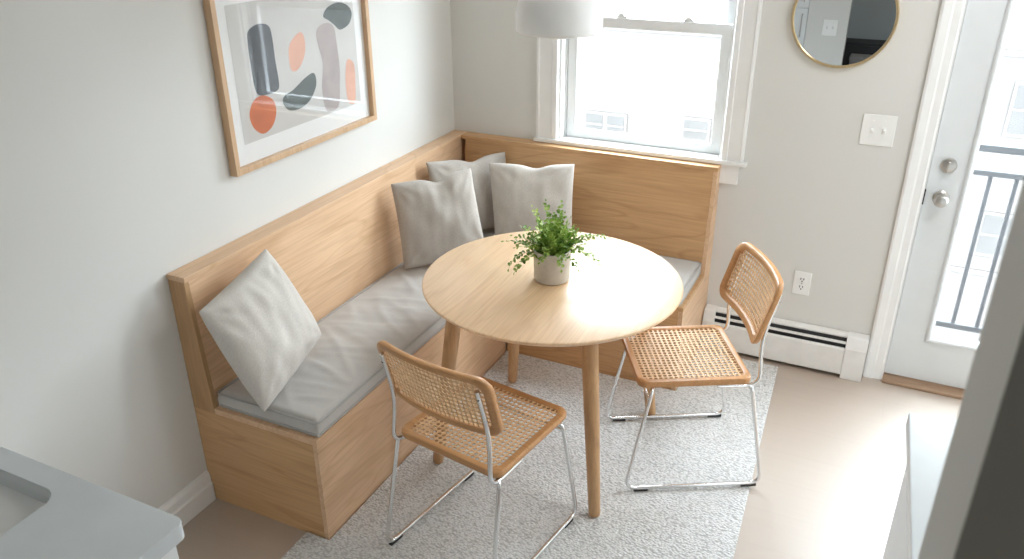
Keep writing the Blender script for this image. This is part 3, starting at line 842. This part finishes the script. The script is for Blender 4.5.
for sz in (-.0195, .0195):
    rc = prism('receptacle', [(a, b+sz) for a, b in rrect(.034, .028, .009, 4)], 1, -.0085, -.005, M_PLATE, ol, .0006)
    for sx in (-.0065, .0065): box('slot', (sx-.0016, -.0092, sz-.001), (sx+.0016, -.0080, sz+.009), M_DARKSLOT, rc, 0)
    lathe('ground_hole', [(0, -.0092), (.0032, -.0092), (.0032, -.008)], M_DARKSLOT, rc, 10, (0, 0, sz-.008), axis=1)
lathe('screw', [(0, -.0082), (.003, -.0082), (.0035, -.006)], M_NICKEL, ol, 10, axis=1)

# ------------------------------------------------------------------ baseboard heater
ht = tag(empty('baseboard_heater', (1.76, 0, 0)), 'long white baseboard heater with dark vent slots along back wall', 'heater')
def hpart(o, parent=None):
    o.parent = parent or ht; o.matrix_parent_inverse = Matrix.Identity(4) if parent else Matrix.Translation(-Vector(ht.location)); return o
HX0, HX1 = 1.394, 2.050
cov = hpart(prism('front_cover', [(-.062, .016), (-.074, .018), (-.076, .022), (-.076, .148), (-.070, .154), (-.062, .154)], 0, HX0+.055, HX1, M_HEATER, bev=.001))
hpart(prism('back_plate', [(-.001, .014), (-.006, .014), (-.006, .198), (-.046, .198), (-.049, .206), (-.020, .210), (-.001, .208)], 0, HX0+.055, HX1, M_HEATER, bev=0))
hpart(prism('damper', [(-.057, .174), (-.0655, .174), (-.063, .183), (-.055, .183)], 0, HX0+.055, HX1, M_HEATER, bev=0))
hpart(prism('slot_shade_core', [(-.055, .050), (-.0585, .165), (-.045, .196), (-.008, .196), (-.008, .050)], 0, HX0+.055, HX1, M_DARKSLOT, bev=0))  # near-black core put in as the shade inside the vent slots
for x0, x1 in ((HX0, HX0+.055), (HX1, 2.143)):
    hpart(prism('end_cap', [(-.001, .0), (-.079, .0), (-.080, .158), (-.060, .208), (-.050, .212), (-.001, .212)], 0, x0+.0005, x1-.0005, M_HEATER, bev=.002))

# ------------------------------------------------------------------ kitchen counter with basin, lower left
ct = tag(empty('sink_counter', (.46, -3.1, 0)), 'white counter with recessed basin in the lower left foreground', 'counter')
def cpart(o, parent=None):
    o.parent = parent or ct; o.matrix_parent_inverse = Matrix.Identity(4) if parent else Matrix.Translation(-Vector(ct.location)); return o
CX1, CY1, CY0, CZ = .912, -2.768, -3.40, .910
def counter_slab():
    out = []
    R = .020
    ox = [(.001, CY0), (CX1, CY0)]
    for k in range(7):
        a = math.radians(90*k/6); out.append((CX1-R+R*math.cos(a), CY1-R+R*math.sin(a)))
    outer = ox+out+[(.001, CY1)]
    bx0, bx1, by0, by1 = .10, .612, -3.20, -2.822
    hole = [(x+(bx0+bx1)/2, y+(by0+by1)/2) for x, y in rrect(bx1-bx0, by1-by0, .045, 6)]
    bm = bmesh.new()
    def loop(pts, z): return [bm.verts.new((x, y, z)) for x, y in pts]
    def edges(l): return [bm.edges.new((l[i], l[(i+1) % len(l)])) for i in range(len(l))]
    to = loop(outer, CZ); ti = loop(hole, CZ)
    bmesh.ops.triangle_fill(bm, use_beauty=True, edges=edges(to)+edges(ti))
    bo = loop(outer, CZ-.04)
    for i in range(len(outer)):
        j = (i+1) % len(outer); bm.faces.new((to[i], to[j], bo[j], bo[i]))
    # basin
    cx, cy = (bx0+bx1)/2, (by0+by1)/2
    prev = ti
    for s, dz in ((.995, -.006), (.975, -.02), (.93, -.11), (.88, -.128), (.5, -.135)):
        cur = loop([(cx+(x-cx)*s, cy+(y-cy)*s) for x, y in hole], CZ+dz)
        for i in range(len(hole)):
            j = (i+1) % len(hole); bm.faces.new((prev[i], prev[j], cur[j], cur[i]))
        prev = cur
    bm.faces.new(prev)
    bmesh.ops.recalc_face_normals(bm, faces=bm.faces)
    me = bpy.data.meshes.new('worktop'); bm.to_mesh(me); bm.free(); me.materials.append(M_QUARTZ)
    o = link(bpy.data.objects.new('worktop', me)); bevel(o, .004, 3)
    return o
cpart(counter_slab())
cb = cpart(box('cabinet_body', (.001, CY0+.01, .0), (.900, CY1-.025, CZ-.0405), M_CABINET, bev=.002))
# right-hand counter
rc = tag(empty('kitchen_counter', (2.7, -2.4, 0)), 'white kitchen counter end beside the partition, right foreground', 'counter')
def rpart2(o): o.parent = rc; o.matrix_parent_inverse = Matrix.Translation(-Vector(rc.location)); return o
tw = meshobj('worktop', [(2.228, -1.736, .87), (2.285, -3.148, .87), (XR-.002, -3.148, .87), (XR-.002, -1.55, .87),
                         (2.228, -1.736, .91), (2.285, -3.148, .91), (XR-.002, -3.148, .91), (XR-.002, -1.55, .91)],
             [(0,1,2,3),(4,5,6,7),(0,1,5,4),(1,2,6,5),(2,3,7,6),(3,0,4,7)], M_QUARTZ)
rpart2(bevel(tw, .003))
rpart2(meshobj('cabinet_body', [(2.248, -1.765, 0), (2.298, -3.146, 0), (XR-.004, -3.146, 0), (XR-.004, -1.58, 0),
                         (2.248, -1.765, .8695), (2.298, -3.146, .8695), (XR-.004, -3.146, .8695), (XR-.004, -1.58, .8695)],
             [(0,1,2,3),(4,5,6,7),(0,1,5,4),(1,2,6,5),(2,3,7,6),(3,0,4,7)], M_CABINET))

# ------------------------------------------------------------------ seen in the mirror: tall cabinet, dark room
fr = tag(empty('tall_cabinet', (.9, -4.05, 0)), 'tall white kitchen cabinet at far end, seen in the mirror', 'cabinet')
def fpart(o, parent=None): o.parent = parent or fr; o.matrix_parent_inverse = Matrix.Identity(4) if parent else Matrix.Translation(-Vector(fr.location)); return o
fpart(box('cabinet_body', (.55, -4.62, .0), (1.231, -4.022, 2.1), M_CABINET, bev=.002))
lo_d = fpart(box('door', (.552, -4.021, .10), (1.229, -4.001, 1.130), M_CABINET, bev=.002))
hi_d = fpart(box('door', (.552, -4.021, 1.138), (1.229, -4.001, 2.098), M_CABINET, bev=.002))
fpart(tube('handle', fillet([(1.19, -4.0, .90), (1.19, -3.97, .90), (1.19, -3.97, 1.08), (1.19, -4.0, 1.08)], .01, 4), .005, M_NICKEL), lo_d)
fpart(tube('handle', fillet([(1.19, -4.0, 1.19), (1.19, -3.97, 1.19), (1.19, -3.97, 1.37), (1.19, -4.0, 1.37)], .01, 4), .005, M_NICKEL), hi_d)
sb = tag(empty('media_cabinet', (1.95, -5.2, 0)), 'black low cabinet against dark wall, seen in the mirror', 'cabinet')
def spart(o, parent=None): o.parent = parent or sb; o.matrix_parent_inverse = Matrix.Identity(4) if parent else Matrix.Translation(-Vector(sb.location)); return o
spart(box('cabinet_body', (1.45, -5.39, 0), (2.6, -5.10, .70), M_BLACK, bev=.004))
for i in range(2): spart(box('door', (1.46+i*.57, -5.10, .04), (1.46+i*.57+.56, -5.083, .68), M_BLACK, bev=.003))
bx = tag(empty('storage_box', (1.78, -4.95, 0)), 'grey square box in front of the black cabinet, seen in the mirror', 'box')
def lid_profile(w_, d_): return rrect(w_, d_, .012, 3)
prism('box_body', lid_profile(.42, .20), 2, 0, .575, M_STORE, bx, .002)
prism('lid', lid_profile(.43, .21), 2, .576, .61, M_STORE, bx, .003)

# ------------------------------------------------------------------ light
w = bpy.data.worlds.new('overcast_sky'); scene.world = w; w.use_nodes = True
nt = w.node_tree
bg = nt.nodes['Background']
SKY = 14
bg.inputs[0].default_value = (.80, .915, 1.0, 1); bg.inputs[1].default_value = SKY
def portal(name, loc, sx, sy):
    l = bpy.data.lights.new(name, 'AREA'); l.shape = 'RECTANGLE'; l.size = sx; l.size_y = sy; l.cycles.is_portal = True
    o = bpy.data.objects.new(name, l); COL.objects.link(o); o.location = loc; o.rotation_euler = (math.radians(-90), 0, 0)
    return o
portal('window_daylight', ((WX0+WX1)/2, .135, (WZ0+WZ1)/2), WX1-WX0, WZ1-WZ0)
portal('door_daylight', ((GX0+GX1)/2, .07, (GZ0+GZ1)/2), GX1-GX0, GZ1-GZ0)

def fill_area(name, loc, size, watts, col=(1, .96, .90)):
    l = bpy.data.lights.new(name, 'AREA'); l.shape = 'DISK'; l.size = size; l.energy = watts; l.color = col
    o = bpy.data.objects.new(name, l); COL.objects.link(o); o.location = loc
    return o
fill_area('ceiling_fill', (2.72, -1.0, 2.47), .7, 11, (.97, .985, 1))  # unseen area light, added as fill for the back wall and right side
fill_area('rear_room_fill', (2.4, -4.6, 2.47), .5, 3, (1, .97, .92))  # unseen area light, added to lift the mirrored room and partition's dark face

# ------------------------------------------------------------------ camera
cam = bpy.data.cameras.new('camera'); co = bpy.data.objects.new('camera', cam); COL.objects.link(co)
cam.sensor_fit = 'HORIZONTAL'; cam.sensor_width = 36; cam.lens = 815.56/1024*36
yaw, pitch, roll = .4468, .4477, -.0059
fwd = Vector((-math.sin(yaw)*math.cos(pitch), math.cos(yaw)*math.cos(pitch), -math.sin(pitch)))
rt = Vector((math.cos(yaw), math.sin(yaw), 0)); upv = rt.cross(fwd)
r2 = rt*math.cos(roll)+upv*math.sin(roll); u2 = -rt*math.sin(roll)+upv*math.cos(roll)
mw = Matrix((( r2.x, u2.x, -fwd.x, 2.0701), (r2.y, u2.y, -fwd.y, -3.6398), (r2.z, u2.z, -fwd.z, 2.0658), (0, 0, 0, 1)))
co.matrix_world = mw
cam.clip_start = .02
scene.camera = co
cam.dof.use_dof = True; cam.dof.focus_distance = 3.0; cam.dof.aperture_fstop = 9.0

scene.view_settings.view_transform = 'Standard'
scene.view_settings.look = 'None'
scene.view_settings.exposure = 0.8
scene.cycles.max_bounces = 16
scene.cycles.diffuse_bounces = 10
scene.cycles.transparent_max_bounces = 16
